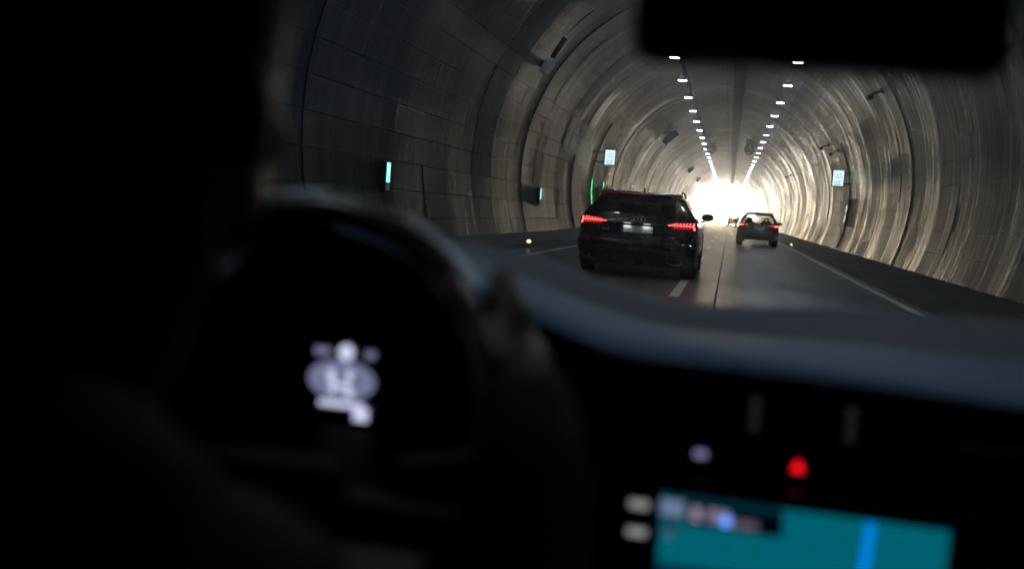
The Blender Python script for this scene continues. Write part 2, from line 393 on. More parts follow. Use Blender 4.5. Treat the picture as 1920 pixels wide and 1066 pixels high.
# ------------------------------------------------------------------ ceiling equipment
ORD = ['first', 'second', 'third', 'fourth', 'fifth', 'sixth', 'seventh', 'eighth', 'ninth', 'tenth', 'eleventh', 'twelfth']
def lamp_proto():
    r = empty('ceiling_lamp')
    MB().box((0, 0, .075), (.50, .46, .10), bev=.03).build('housing', M['steel_dark'], r)
    for x in (-.2, .2): MB().box((x, 0, .26), (.04, .05, .3)).build('bracket', M['steel_dark'], r)
    MB().box((0, 0, .018), (.40, .30, .018), bev=.006).build('lens', M['lamp'], r)
    return r
def light_row(side, x, zz, yfirst, step, n0, n1):
    rail = tag(MB().box((x, (PORTAL - 40) / 2, zz + .44), (.52, PORTAL + 36, .06), bev=.01).build('lamp_rail', M['steel_dark']), f'dark steel rail carrying the {side} row of ceiling lamps', 'rail')
    first = lamp_proto(); used = False
    for i in range(n0, n1):
        o = first if not used else copy_tree(first); used = True
        o.location = (x, yfirst + step * i, zz); o.rotation_euler = (0, 0, 0)
        if i < 0: lb = f'white ceiling lamp of the {side} row hidden above the mirror and roof'
        elif i < 12: lb = f'{ORD[i]} visible lit white lamp in the {side} ceiling row, counted from the mirror'
        else: lb = f'tiny far lit lamp of the {side} ceiling row near the tunnel mouth'
        tag(o, lb, 'lamp', f'{side} row of ceiling lamps')
light_row('left', -3.02, 8.0, 45.2, 7.6, -8, 24)
light_row('right', 2.22, 7.82, 44.0, 7.55, -8, 24)
tr = empty('cable_tray', (-.12, 0, 8.35)); tag(tr, 'wide dark cable tray hung along the tunnel crown between the lamp rows', 'cable tray')
MB().box((0, 100, 0), (.60, 245, .02)).build('tray_floor', M['steel_dark'], tr)
for s in (-1, 1): MB().box((s * .305, 100, .05), (.012, 245, .13)).build('tray_side', M['steel_dark'], tr)
hm_ = MB().box((0, 0, .25), (.02, .03, .5)).mesh('hanger', M['steel_dark'])
for i in range(8, 74):
    for x in (-.17, .17):
        o = bpy.data.objects.new('hanger', hm_); col.objects.link(o); o.parent = tr; o.location = (x, i * 3. + 1, 0)
for nm, x, z, lb in (('left', -3.95, 8.02, 'thin dark cable clipped along the left side of the tunnel ceiling'), ('right', 3.18, 7.48, 'thin dark cable clipped along the right side of the tunnel ceiling'), ('crown', -.80, 8.74, 'thin dark cable running along the tunnel crown beside the tray')):
    tag(MB().tube([(x, -15, z), (x, 90, z), (x, PORTAL, z)], .022 if nm != 'right' else .03, 6).build('cable', M['steel_dark']), lb, 'cable')
# extra conduit under the right cable with clamps
tag(MB().tube([(3.6, -15, 7.1), (3.6, 90, 7.1), (3.6, PORTAL, 7.1)], .018, 6).build('conduit', M['steel_dark']), 'second thin conduit just below the cable on the right of the ceiling', 'conduit')

def wall_frame(th, y, out=0.):
    """matrix: local x = inward normal, y = along tunnel, z = up the arc"""
    n = Vector((-math.cos(th), 0, -math.sin(th))); yv = Vector((0, 1, 0)); z = n.cross(yv)
    if z.z < 0: z = -z; yv = -yv
    p = arc(th, y) + n * out
    return Matrix(((n.x, yv.x, z.x, p.x), (n.y, yv.y, z.y, p.y), (n.z, yv.z, z.z, p.z), (0, 0, 0, 1)))
def th_of(x, z): return math.atan2(z - ZC, x - CX)

# jet fans between the rows
def jet_fan(x, y, lb):
    r = empty('jet_fan', (x, y, 7.6))
    MB().lathe([(-1.1, .40), (-1.05, .47), (-.5, .50), (.5, .50), (1.05, .47), (1.1, .40), (1.1, .37), (.5, .44), (-.5, .44), (-1.1, .37), (-1.1, .40)], 'Y', 24).build('casing', M['steel_dark'], r, smooth=40)
    MB().lathe([(-.5, 0.), (-.4, .34), (.4, .34), (.5, 0.)], 'Y', 16).build('hub', M['steel_dark'], r, smooth=40)
    for k in range(6):
        a = k * math.pi / 3
        MB().box((math.cos(a) * .27, -.1, math.sin(a) * .27), (.32, .02, .1), rot=(0, -a, 0)).build('blade', M['steel_dark'], r)
    for yy in (-.6, .6):
        MB().box((0, yy, .72), (.7, .06, .5)).build('hanger', M['steel_dark'], r)
    tag(r, lb, 'fan', 'jet fans under the ceiling')
jet_fan(-2.3, 98, 'dark round jet fan hung inside the left lamp row')
jet_fan(1.25, 96, 'dark round jet fan hung inside the right lamp row')
# dark boxes on the upper left vault
def wall_box(name, x, z, y, d, m, lb, cat, arm=None, group=None):
    r = empty(name); r.matrix_world = wall_frame(th_of(x, z), y)
    MB().box((d[0] / 2 + .12, 0, 0), d, bev=.03).build('casing', m, r)
    for s in (-1, 1): MB().box((.07, s * d[1] * .3, 0), (.16, .05, d[2] * .5)).build('bracket', M['steel_dark'], r)
    if arm: MB().box(arm[0], arm[1], bev=.02).build('arm', M['steel_dark'], r)
    tag(r, lb, cat, group); return r
wall_box('ventilation_box', -4.4, 6.0 + .3, 78, (.45, 1.4, 1.3), M['door_dark'], 'large dark ventilation box on the left vault above the wagon', 'box')
wall_box('ventilation_box', -4.7, 5.9 + .3, 126, (.4, 1.1, .9), M['door_dark'], 'smaller dark box on the left vault toward the tunnel mouth', 'box')
wall_box('ventilation_box', -4.7, 5.9 + .3, 158, (.4, 1.1, .8), M['door_dark'], 'farthest dark box on the left vault beside the white tunnel mouth', 'box')
wall_box('wall_speaker', -6.3, 5.6, 32, (.25, .55, .45), M['grey_box'], 'pale grey loudspeaker with dark arm high on the left wall', 'speaker', arm=((.2, 0, .72), (.16, .12, .75)))
wall_box('wall_speaker', 5.3, 5.05, 22.5, (.2, .35, .33), M['grey_box'], 'pale grey loudspeaker high on the right wall beside the mirror', 'speaker')
# camera arms on the right wall
def cctv(th, y, lb, L=.5):
    r = empty('surveillance_camera'); r.matrix_world = wall_frame(th, y)
    MB().box((.03, 0, 0), (.06, .2, .2), bev=.01).build('base_plate', M['steel_dark'], r)
    MB().tube([(.05, 0, 0), (.3, 0, .05), (.42, .0, .02)], .035, 8).build('arm', M['steel_dark'], r, smooth=50)
    h = MB().box((.47, 0, -.02), (.17, L, .17), bev=.03).build('camera_body', M['door_dark'], r)
    MB().box((.47, 0, .075), (.21, L + .12, .018)).build('sun_shield', M['steel_dark'], r)
    MB().lathe([(-L / 2 - .03, 0), (-L / 2 - .03, .05), (-L / 2, .055)], 'Y', 12, (.47, 0, -.02)).build('lens', M['trim'], h)
    tag(r, lb, 'camera', 'cameras on the right wall')
cctv(th_of(5.05, 4.9), 53.5, 'dark surveillance camera on a bracket above the right lit sign', .7)
cctv(th_of(4.75, 5.4), 56.5, 'smaller dark camera left of the bracket above the right lit sign', .5)
cctv(th_of(4.8, 5.9), 36, 'dark camera arm high on the right wall under the mirror', .45)
cctv(th_of(4.8, 5.2), 92, 'far dark camera on the right wall above the small car', .6)

# lit signs on both walls
def info_sign(x, z, y, lb, wallx):
    r = empty('lit_sign', (x, y, z))
    MB().box((0, 0, 0), (.60, .16, .84), bev=.02).build('case', M['door_dark'], r)
    MB().box((0, -.083, 0), (.50, .01, .74)).build('lit_face', M['sign_white'], r)
    for (cx, cz, a, b) in ((-.07, .17, .07, .05), (.09, .19, .07, .05), (0, .03, .3, .03), (-.1, -.2, .08, .07), (.08, -.17, .05, .12), (0, -.32, .3, .03)):
        MB().box((cx, -.0895, cz), (a, .004, b)).build('pictogram_mark', M['sign_mark'], r)
    sgn = 1 if wallx > x else -1
    for zz in (-.25, .25): MB().box((sgn * (abs(wallx - x) / 2 + .15), 0, zz), (abs(wallx - x) - .28, .05, .05)).build('bracket', M['steel_dark'], r)
    tag(r, lb, 'sign', 'lit emergency signs')
info_sign(-6.15, 3.72, 50.5, 'lit white and cyan panel sign above the green edged door on left wall', -7.05)
info_sign(4.98, 3.45, 51.0, 'lit white and cyan panel sign on the right wall', 5.6)
def exit_sign(y, z, lb, sc_=1.):
    x = CX - math.sqrt(RAD ** 2 - (z - ZC) ** 2)
    r = empty('wall_exit_sign', (x, y, z)); r.scale = (sc_,) * 3
    MB().box((.06, 0, 0), (.16, .32, .66), bev=.02).build('case', M['door_dark'], r)
    MB().box((.142, 0, .09), (.008, .22, .42)).build('lit_face', M['sign_cyan'], r)
    for (a, b, c, d) in ((.0, .2, .14, .05), (-.03, .1, .08, .09), (.04, .0, .06, .06)):
        MB().box((.1475, a, b), (.003, c, d)).build('pictogram_mark', M['sign_white'], r)
    MB().box((.142, 0, -.22), (.008, .2, .12)).build('number_plate', M['grey_box'], r)
    tag(r, lb, 'sign', 'cyan wall signs')
exit_sign(20.1, 1.47, 'nearer cyan lit box sign on the left wall above the wheel rim')
exit_sign(37.5, 1.42, 'farther small cyan lit box sign low on the left wall')
# emergency exit door with green light strips, left
r = empty('exit_door', (CX - RAD, 54.5, 0))
def curved(y0, y1, t0, t1, r0, r1, n=14):
    a = np.linspace(t0, t1, n); o = Vector((CX - RAD, 54.5, 0)); mb = MB()
    rows = [[arc(t, y0, r0) - o for t in a], [arc(t, y1, r0) - o for t in a]]
    mb.grid(rows); mb.grid([[arc(t, y0, r1) - o for t in a], [arc(t, y1, r1) - o for t in a]])
    mb.grid([[arc(t, y0, r0) - o for t in a], [arc(t, y0, r1) - o for t in a]]); mb.grid([[arc(t, y1, r0) - o for t in a], [arc(t, y1, r1) - o for t in a]])
    for t in (t0, t1): mb.add([arc(t, y0, r0) - o, arc(t, y1, r0) - o, arc(t, y1, r1) - o, arc(t, y0, r1) - o], [(0, 1, 2, 3)])
    return mb
TL = lambda z: math.pi - math.asin((z - ZC) / RAD)
curved(52.4, 56.8, TL(.1), TL(5.6), RAD - .05, RAD - .012, 26).build('cladding', M['door_dark'], r, smooth=40)
curved(53.6, 55.2, TL(.12), TL(2.3), RAD - .1, RAD - .054).build('door_leaf', M['steel_dark'], r, smooth=40)
MB().box((.1 + .12, 54.9 - 54.5, 1.1), (.05, .2, .04)).build('handle', M['chrome'], r)
for y in (52.2, 57.0):
    curved(y - .12, y + .12, TL(.2), TL(2.75), RAD - .09, RAD - .02).build('light_strip_case', M['door_dark'], r, smooth=40)
    for k in range(6):
        curved(y - .1, y + .1, TL(.42 + k * .38), TL(.42 + k * .38 + .31), RAD - .105, RAD - .092, 4).build('green_light', M['led_green'], r)
tag(r, 'dark escape door with glowing green light strips on the left wall', 'door')
r = empty('niche_door', (CX - RAD, 54.5, 0))
curved(45.6, 47.0, TL(.2), TL(3.5), RAD - .06, RAD - .012, 20).build('door_leaf', M['door_dark'], r, smooth=40)
MB().box((.16, -8.4, 1.2), (.05, .12, .04)).build('handle', M['steel'], r)
tag(r, 'tall narrow dark door in the left wall behind the wagon', 'door')
# emergency cabinet on the right wall
r = empty('emergency_cabinet', (CX - RAD, 54.5, 0))
TRt = lambda z: math.asin((z - ZC) / RAD)
curved(51.3, 52.3, TRt(.05), TRt(1.15), RAD - .06, RAD - .012, 12).build('lower_panel', M['door_dark'], r, smooth=40)
curved(51.2, 52.2, TRt(1.16), TRt(2.5), RAD - .12, RAD - .012, 12).build('case', M['door_dark'], r, smooth=40)
for z in (1.35, 1.85): curved(51.35, 51.75, TRt(z), TRt(z + .32), RAD - .128, RAD - .1225, 4).build('lit_window', M['sign_white'], r)
curved(51.6, 51.9, TRt(2.52), TRt(5.2), RAD - .05, RAD - .012, 20).build('conduit', M['door_dark'], r, smooth=40)
tag(r, 'dark emergency cabinet with two lit slots on the right wall', 'cabinet')
# low kerb lights
def stud(x, y, z, lb):
    r = empty('kerb_light', (x, y, z))
    MB().box((0, 0, .02), (.16, .12, .04), bev=.012).build('casing', M['steel'], r)
    MB().ell((0, -.045, .055), (.06, .04, .05), sub=2).build('lens', M['stud'], r, smooth=60)
    tag(r, lb, 'light', 'warm kerb lights')
stud(-4.86, 24.6, .13, 'warm glowing kerb light on the left walkway edge near the white line')
stud(3.12, 51.6, -.004, 'tiny warm road stud light beside the right edge line')

# ------------------------------------------------------------------ vehicles ahead
def sup_frac(n, cnt):
    a = np.linspace(0, math.pi / 2, 400); x = np.sin(a) ** (2 / n); y = 1 - np.cos(a) ** (2 / n)
    X, Y = x * .95, y * .35; s = np.concatenate([[0], np.cumsum(np.hypot(np.diff(X), np.diff(Y)))]); t = np.linspace(0, s[-1], cnt)
    return list(zip(np.interp(t, s, x), np.interp(t, s, y)))
def build_car(name, loc, S, label, group=None):
    """S: dict of measures; local y = 0 at the rear bumper, +y forward"""
    root = empty(name, loc, S.get('yaw', 0)); tag(root, label, 'car', group)
    low, top = S['low'], S['top']              # (z, half width, rear y, front y)
    nR, nF, dR, dF = S.get('nR', 4.2), 3., S.get('dR', .42), .75
    def prof(tab, z):
        zs = [q[0] for q in tab]; return [float(np.interp(z, zs, [q[i] for q in tab])) for i in (1, 2, 3)]
    rq = sup_frac(nR, 17); fq = sup_frac(nF, 12); NS = 44
    def loop(tab, z):
        W, Rr, Fr = prof(tab, z); dr = min(dR, (Fr - Rr) * .3); df = min(dF, (Fr - Rr) * .3)
        half = [(W * fx, Rr + dr * fy) for fx, fy in rq]
        half += [(W, Rr + dr + (Fr - df - Rr - dr) * i / NS) for i in range(1, NS)]
        half += [(W * fx, Fr - df * fy) for fx, fy in fq[::-1]]
        pts = [(x, y, z) for x, y in half] + [(-x, y, z) for x, y in half[-2:0:-1]]
        return pts
    def surf(x, z, tab=None):
        tab = tab or (low if z <= low[-1][0] else top)
        W, Rr, Fr = prof(tab, z); u = min(abs(x) / W, .999)
        return Rr + dR * (1 - (1 - u ** nR) ** (1 / nR))
    paint, glass, rglass = S['paint'], S['glass'], S['rglass']
    # lower body
    zs = sorted(set([round(q[0], 4) for q in low] + list(np.round(np.arange(low[0][0], low[-1][0], .05), 3))))
    loops = [loop(low, z) for z in zs]; n = len(loops[0]); vs = [p for l in loops for p in l]; fs = []
    wr, ya, yb = S['arch'], S['axle'][0], S['axle'][1]
    for i in range(len(zs) - 1):
        for j in range(n):
            f = (i * n + j, i * n + (j + 1) % n, (i + 1) * n + (j + 1) % n, (i + 1) * n + j)
            c = sum((Vector(vs[q]) for q in f), Vector()) / 4
            if abs(c.x) > .8 * prof(low, c.z)[0] and any((c.y - y) ** 2 + (c.z - S['wheel']) ** 2 < wr ** 2 for y in (ya, yb)): continue
            fs.append(f)
    fs.append(tuple(range(n))[::-1])
    MB().add(vs, fs).build('body', paint, root, smooth=28)
    # wheel housings
    for y in (ya, yb):
        for s in (-1, 1):
            k = 14; a = np.linspace(-.35, math.pi + .35, k); W = prof(low, .5)[0]
            rows = [[(s * xx, y + wr * math.cos(t), S['wheel'] + wr * math.sin(t)) for t in a] for xx in (W - .005, W - .34)]
            rows.append([(s * (W - .34), y, S['wheel'])] * k)
            MB().grid(rows).build('wheel_arch', M['trim'], root)
    # greenhouse split into panes and roof structure
    zt = list(np.linspace(top[0][0], top[-1][0], 18)); loops = [loop(top, z) for z in zt]; vs = [p for l in loops for p in l]
    h = len(loops[0]); nq = len(rq); body_f = []; rear_f = []; side_f = {}; front_f = []
    z0, z1 = S['win']; xr = S['rear_win']
    for i in range(len(zt) - 1):
        zc = (zt[i] + zt[i + 1]) / 2
        for j in range(n):
            f = (i * n + j, i * n + (j + 1) % n, (i + 1) * n + (j + 1) % n, (i + 1) * n + j)
            jj = j if j <= n // 2 else n - 1 - j; sd = 'R' if j < n // 2 else 'L'
            g = None
            if z0 < zc < z1:
                if jj < xr: g = rear_f
                elif nq + 1 <= jj < nq + NS - 1:
                    k = jj - nq
                    if not any(a <= k < b for a, b in S['pillars']):
                        cell = sum(1 for a, b in S['pillars'] if k >= b); g = side_f.setdefault((sd, cell), [])
                elif jj >= nq + NS: g = front_f
            (body_f if g is None else g).append(f)
    body_f.append(tuple((len(zt) - 1) * n + j for j in range(n)))
    def sub(fl):
        ids = sorted({q for f in fl for q in f}); mp = {q: i for i, q in enumerate(ids)}
        return MB().add([vs[q] for q in ids], [tuple(mp[q] for q in f) for f in fl])
    sub(body_f).build('roof', paint, root, smooth=28)
    sub(rear_f).build('rear_window', rglass, root, smooth=60)
    for k, fl in side_f.items(): sub(fl).build('side_window', S.get('sglass', rglass), root, smooth=60)
    if front_f: sub(front_f).build('windscreen', glass, root, smooth=60)
    # cabin floor, seats, headrests
    B = low[-1][0]
    MB().box((0, (prof(low, .6)[1] + 3.3) / 2, .42), (1.5, 2.9, .05)).build('cabin_floor', M['interior'], root)
    for s in (-1, 1):
        st = MB().box((s * .37, 2.25, .78), (.5, .16, .62), rot=(-.2, 0, 0), bev=.06).build('front_seat', M['interior'], root, smooth=50)
        MB().box((s * .37, 2.56, .52), (.5, .5, .16), bev=.05).build('seat_cushion', M['interior'], st, smooth=50)
        hr = MB().box((s * .37, 2.13, B + .16), (.27, .11, .2), rot=(-.2, 0, 0), bev=.05)
        hr.build('headrest', M['interior'], st, smooth=50)
    rs = MB().box((0, 1.12, .74), (1.34, .2, .56), rot=(-.25, 0, 0), bev=.06).build('rear_seat', M['interior'], root, smooth=50)
    for x in (-.38, 0, .38)[:: (2 if S.get('two') else 1)]:
        MB().box((x, 1.05, B + S.get('rest', .06)), (.25, .1, .15), bev=.045).build('headrest', M['interior'], rs, smooth=50)
    MB().box((0, 3.1, B - .09), (1.4, .5, .2), bev=.06).build('dashboard', M['interior'], root)
    MB().box((0, 2.55, top[-1][0] - .12), (.26, .05, .075), bev=.02).build('interior_mirror', M['trim'], root)
    # wheels
    for y in (ya, yb):
        for s in (-1, 1):
            wh = empty('wheel', (s * (prof(low, .45)[0] - .135), y, S['wheel'])); wh.parent = root
            r0, tw_ = S['wheel'], .13
            MB().lathe([(-tw_, r0 - .1), (-tw_, r0 - .03), (-tw_ + .03, r0), (tw_ - .03, r0), (tw_, r0 - .03), (tw_, r0 - .1), (tw_ - .02, r0 - .12), (-tw_ + .02, r0 - .12), (-tw_, r0 - .1)], 'X', 36).build('tyre', M['tyre'], wh, smooth=35)
            rm = MB(); rows = []
            for (hh, rr, dd) in ((.11, r0 - .10, 0), (.07, r0 - .125, 0), (.05, (r0 - .12) * .8, 1), (.05, (r0 - .12) * .5, 1), (.08, .07, 0), (.09, .03, 0), (.09, .001, 0)):
                rows.append([(s * (hh - dd * (.06 if (k // 3) % 2 else 0)), rr * math.cos(k * math.pi / 30), rr * math.sin(k * math.pi / 30)) for k in range(61)])
            rm.grid(rows)
            rm.build('rim', M['rim'], wh, smooth=35)
    # door mirrors
    for s in (-1, 1):
        W = prof(top, B + .03)[0]; ym = S['mirror_y']
        mm = MB().ell((s * (W + .15), ym, B + .05), (.125, .085, .082), sub=3)
        mm.box((s * (W + .03), ym + .02, B - .035), (.16, .07, .035), bev=.012)
        mm = mm.build('door_mirror', S.get('mirror_paint', paint), root, smooth=40)
        MB().box((s * (W + .15), ym - .079, B + .05), (.18, .012, .11), bev=.005).build('mirror_glass', M['chrome'], mm)
    # patches that follow the rear surface
    def patch(xa, xb, za, zb, off, m, nm, parent=root, nx=10, nz=4, shape=None, th=.012):
        rows = []
        for i in range(nz + 1):
            row = []
            for j in range(nx + 1):
                u, v = j / nx, i / nz; x = xa + (xb - xa) * u; z = za + (zb - za) * v
                if shape: x, z = shape(u, v)
                row.append((x, surf(x, z) - off, z))
            rows.append(row)
        return MB().grid(rows, thick=(0, th, 0)).build(nm, m, parent, smooth=40)
    # number plate
    px, pz, pw, ph = 0, S['plate_z'], .52, .115
    yp = min(surf(.26, pz - .05), surf(0, pz + .05)) - .012
    pl = MB().box((0, yp, pz), (pw, .012, ph), bev=.003).build('number_plate', M['plate'], root)
    MB().box((-pw / 2 + .022, yp - .0075, pz), (.04, .003, ph - .008)).build('country_band', M['plate_blue'], pl)
    fr = MB()
    for (cx, cz, a, b) in ((0, ph / 2 + .006, pw + .024, .012), (0, -ph / 2 - .006, pw + .024, .012), (-pw / 2 - .006, 0, .012, ph), (pw / 2 + .006, 0, .012, ph)): fr.box((cx, yp, pz + cz), (a, .02, b))
    fr.build('plate_frame', M['trim'], pl)
    return root, surf, patch, prof

def metal_paint(name, c, rough=.28):
    m = mat(name, c, rough, metal=.35, coat=1.0, noise=(3, .06)); return m
M['paint_wagon'] = metal_paint('wagon_dark_paint', (.014, .012, .014))
M['paint_blue'] = metal_paint('hatch_bluegrey_paint', (.06, .085, .11))
M['paint_red'] = metal_paint('far_car_red_paint', (.14, .02, .02))
M['paint_dark'] = metal_paint('far_car_dark_paint', (.02, .02, .022))

wag = dict(
    low=[(.19, .80, .26, 4.75), (.24, .88, .17, 4.85), (.34, .955, .07, 4.93), (.46, .985, .02, 4.96), (.56, .985, .0, 4.94), (.60, .985, .012, 4.93), (.625, .98, .05, 4.92), (.72, .975, .075, 4.88), (.88, .968, .055, 4.7), (.93, .962, .04, 4.5), (.975, .95, .075, 4.2), (1.04, .925, .13, 3.75)],
    top=[(1.04, .925, .13, 3.75), (1.08, .895, .155, 3.5), (1.17, .835, .23, 3.15), (1.25, .775, .31, 2.85), (1.34, .72, .385, 2.55), (1.40, .665, .43, 2.25), (1.435, .60, .50, 2.0), (1.458, .45, .72, 1.7), (1.462, .28, .95, 1.5)],
    win=(1.06, 1.36), rear_win=11, pillars=[(6, 8), (17, 19), (29, 31)], plate_z=.81, axle=(1.0, 3.93), wheel=.36, arch=.41,
    mirror_y=3.05, paint=M['paint_wagon'], glass=M['glass'], rglass=M['glass_dark'], mirror_paint=mat('mirror_grey', (.75, .72, .72), .5), nR=4.4, dR=.45, rest=.04)
car, surf, patch, prof = build_car('station_wagon', (-1.545, 17.25, 0), wag, 'black sport station wagon with lit LED tail lights straddling the dashed line')
car.scale = (1.065, 1, 1.025)
# spoiler, high brake light, rails, fin
sp = MB().grid([[(x, yy + .10 * (abs(x) / .66) ** 3, z) for x in np.linspace(-.66, .66, 13)] for yy, z in ((.75, 1.452), (.45, 1.452), (.28, 1.425), (.265, 1.405))], thick=(0, .02, -.03)).build('roof_spoiler', M['paint_wagon'], car, smooth=40)
MB().box((0, .268, 1.408), (.34, .012, .018), bev=.003).build('high_brake_light', emis('high_brake', (1, .01, .02), .22), sp)
for s in (-1, 1):
    MB().tube([(s * .66, .48, 1.415), (s * .655, .56, 1.462), (s * .645, .8, 1.49), (s * .635, 1.8, 1.50), (s * .64, 2.3, 1.46), (s * .645, 2.4, 1.41)], .017, 8).build('roof_rail', M['steel'], car, smooth=50)
MB().add([(-.02, 1.0, 1.46), (.02, 1.0, 1.46), (.02, 1.18, 1.46), (-.02, 1.18, 1.46), (-.004, .985, 1.53), (.004, .985, 1.53), (0, 1.04, 1.525)], [(0, 1, 5, 4), (1, 2, 6, 5), (2, 3, 6), (3, 0, 4, 6), (4, 5, 6)]).build('roof_antenna', M['trim'], car, smooth=40)
# light bar and tail lamps
patch(-.5, .5, .913, .922, .012, M['grey_trim'], 'light_bar', nx=24, nz=1)
for s in (-1, 1):
    lens = patch(0, 1, 0, 1, .010, M['lens_red'], 'tail_light', nx=16, nz=6, shape=lambda u, v, s=s: (s * (.50 + (.935 - .50) * u), .917 + (v - .5) * (.030 + .125 * u ** .5) + .004))
    patch(s * .50, s * .885, .916, .928, .026, M['led_red'], 'main_led', lens, nx=16, nz=1)
    patch(0, 1, 0, 1, .026, M['led_red'], 'outer_led', lens, nx=2, nz=6, shape=lambda u, v, s=s: (s * (.885 + .022 * u + .012 * abs(v - .5) * 2 + (.012 if v < .4 else 0)), .858 + .118 * v))
    for k in range(6):
        x = .585 + .05 * k
        patch(0, 1, 0, 1, .026, M['led_red'], 'upper_led', lens, nx=1, nz=2, shape=lambda u, v, x=x, s=s, k=k: (s * (x + .013 * u + .008 * v), .937 + v * (.020 + .004 * k)))
        patch(0, 1, 0, 1, .026, M['led_red_dim'], 'lower_led', lens, nx=1, nz=1, shape=lambda u, v, x=x, s=s: (s * (x + .006 + .016 * u), .878 + .020 * v))
# four ring emblem
em = MB()
for k in range(4):
    cx = (k - 1.5) * .058; zz = .985
    em.tube([(cx + .037 * math.cos(a), surf(cx, zz) - .010 + .5 * .037 * math.sin(a), zz + .037 * math.sin(a)) for a in np.linspace(0, 2 * math.pi, 24, endpoint=False)], .0055, 6, closed=True)
em.build('emblem', M['silver'], car, smooth=50)
# boot handle recess, plate lights, badge
MB().box((0, surf(0, .885) - .004, .885), (.46, .02, .022), bev=.004).build('boot_handle', M['trim'], car)
for x in (-.16, .16): MB().box((x, surf(x, .88) - .03, .881), (.11, .03, .008), bev=.003).build('plate_light', emis('plate_lamp', (.9, .95, 1), 15.), car)
for x in (-.16, .16): MB().box((x, surf(x, .88) - .049, .878), (.13, .006, .022), bev=.002).build('plate_light_blocker', M['trim'], car)  # visors added to hide the bright lamp faces, light goes only downward
def text(body, size, name, m, parent, loc, ext=.002):
    cu = bpy.data.curves.new(name, 'FONT'); cu.body = body; cu.size = size; cu.extrude = ext; cu.align_x = 'LEFT'
    to = bpy.data.objects.new(name, cu); col.objects.link(to); bpy.context.view_layer.update()
    me = bpy.data.meshes.new_from_object(to.evaluated_get(bpy.context.evaluated_depsgraph_get())); bpy.data.objects.remove(to)
    me.materials.clear(); me.materials.append(m); o = bpy.data.objects.new(name, me); col.objects.link(o); o.parent = parent
    o.location = loc; o.rotation_euler = (R_(90), 0, 0); return o
yb_ = surf(-.56, .785)
bd = text('RS 6', .062, 'model_badge', M['silver'], car, (-.565, surf(-.44, .79) - .012, .768))
bd.rotation_euler = (R_(90), 0, -.10)
MB().add([(-.625, yb_ - .01, .768), (-.585, yb_ - .022, .768), (-.57, yb_ - .022, .812), (-.61, yb_ - .01, .812)], [(0, 1, 2, 3)]).build('badge_bar', M['reflector'], car)
# bumper details
patch(-.80, .80, .470, .476, .006, M['grey_trim'], 'bumper_trim', nx=24, nz=1)
patch(0, 1, 0, 1, .012, M['trim'], 'diffuser', nx=24, nz=4, shape=lambda u, v: ((u - .5) * (1.16 - .35 * v), .205 + .165 * v))
for k in range(5): MB().box((-.32 + .16 * k, .11, .255), (.012, .16, .09)).build('diffuser_fin', M['trim'], car)
patch(-.50, .50, .196, .204, .045, M['steel'], 'diffuser_edge', nx=16, nz=1)
for s in (-1, 1):
    patch(0, 1, 0, 1, .008, M['reflector'], 'reflector', nx=8, nz=1, shape=lambda u, v, s=s: (s * (.50 + .27 * u), .408 + .018 * v + .012 * (1 - u)))
    ex = empty('exhaust_tip', (s * .645, surf(.645, .30) - .025, .305)); ex.parent = car
    ring = []; inner = []
    for (a, b, y) in ((.125, .062, .06), (.13, .066, -.01), (.118, .054, -.012), (.112, .050, .06)):
        ring.append([(a * math.cos(t) * (1 - .12 * abs(math.sin(t)) ** 3), y, b * math.sin(t)) for t in np.linspace(0, 2 * math.pi, 33)])
    MB().grid(ring).build('tip_ring', M['grey_trim'], ex, smooth=35)
    MB().add(ring[-1][:-1], [tuple(range(32))]).build('tip_core', M['trim'], ex)
    patch(0, 1, 0, 1, .008, M['trim'], 'bumper_vent', nx=2, nz=6, shape=lambda u, v, s=s: (s * (.84 + .03 * u + .03 * v), .24 + .2 * v))
# rear wiper and boot seam
MB().tube([(.02, surf(0, 1.08) - .02, 1.08), (-.2, surf(-.2, 1.095) - .018, 1.095), (-.42, surf(-.42, 1.105) - .012, 1.105)], .008, 6).build('rear_wiper', M['trim'], car)
# chrome line round the side windows
for s in (-1, 1):
    MB().tube([(s * (prof(wag['top'], 1.06)[0] + .003), y, 1.06) for y in np.linspace(.75, 3.0, 8)], .007, 6).build('window_trim', M['chrome'], car)
    MB().tube([(s * (prof(wag['top'], 1.36)[0] + .004), y, 1.365) for y in np.linspace(.85, 2.2, 6)], .006, 6).build('window_trim', M['chrome'], car)
# occupants seen through the rear window
def occupant(x, y, z, parent, lb):
    p = MB().ell((0, 0, 0), (.078, .095, .115), sub=2).ell((0, .0, -.13), (.06, .06, .08), sub=2).ell((0, 0, -.33), (.21, .12, .17), sub=3).ell((0, .09, -.01), (.018, .025, .025), sub=1)
    o = remesh(p, 'person', M['interior'], None, .015); o.location = (car_loc[0] + x, car_loc[1] + y, z); tag(o, lb, 'person'); return o
car_loc = (-1.545, 17.25)
occupant(.37, 2.34, 1.14, car, 'dark seated figure behind the right front headrest of the wagon')

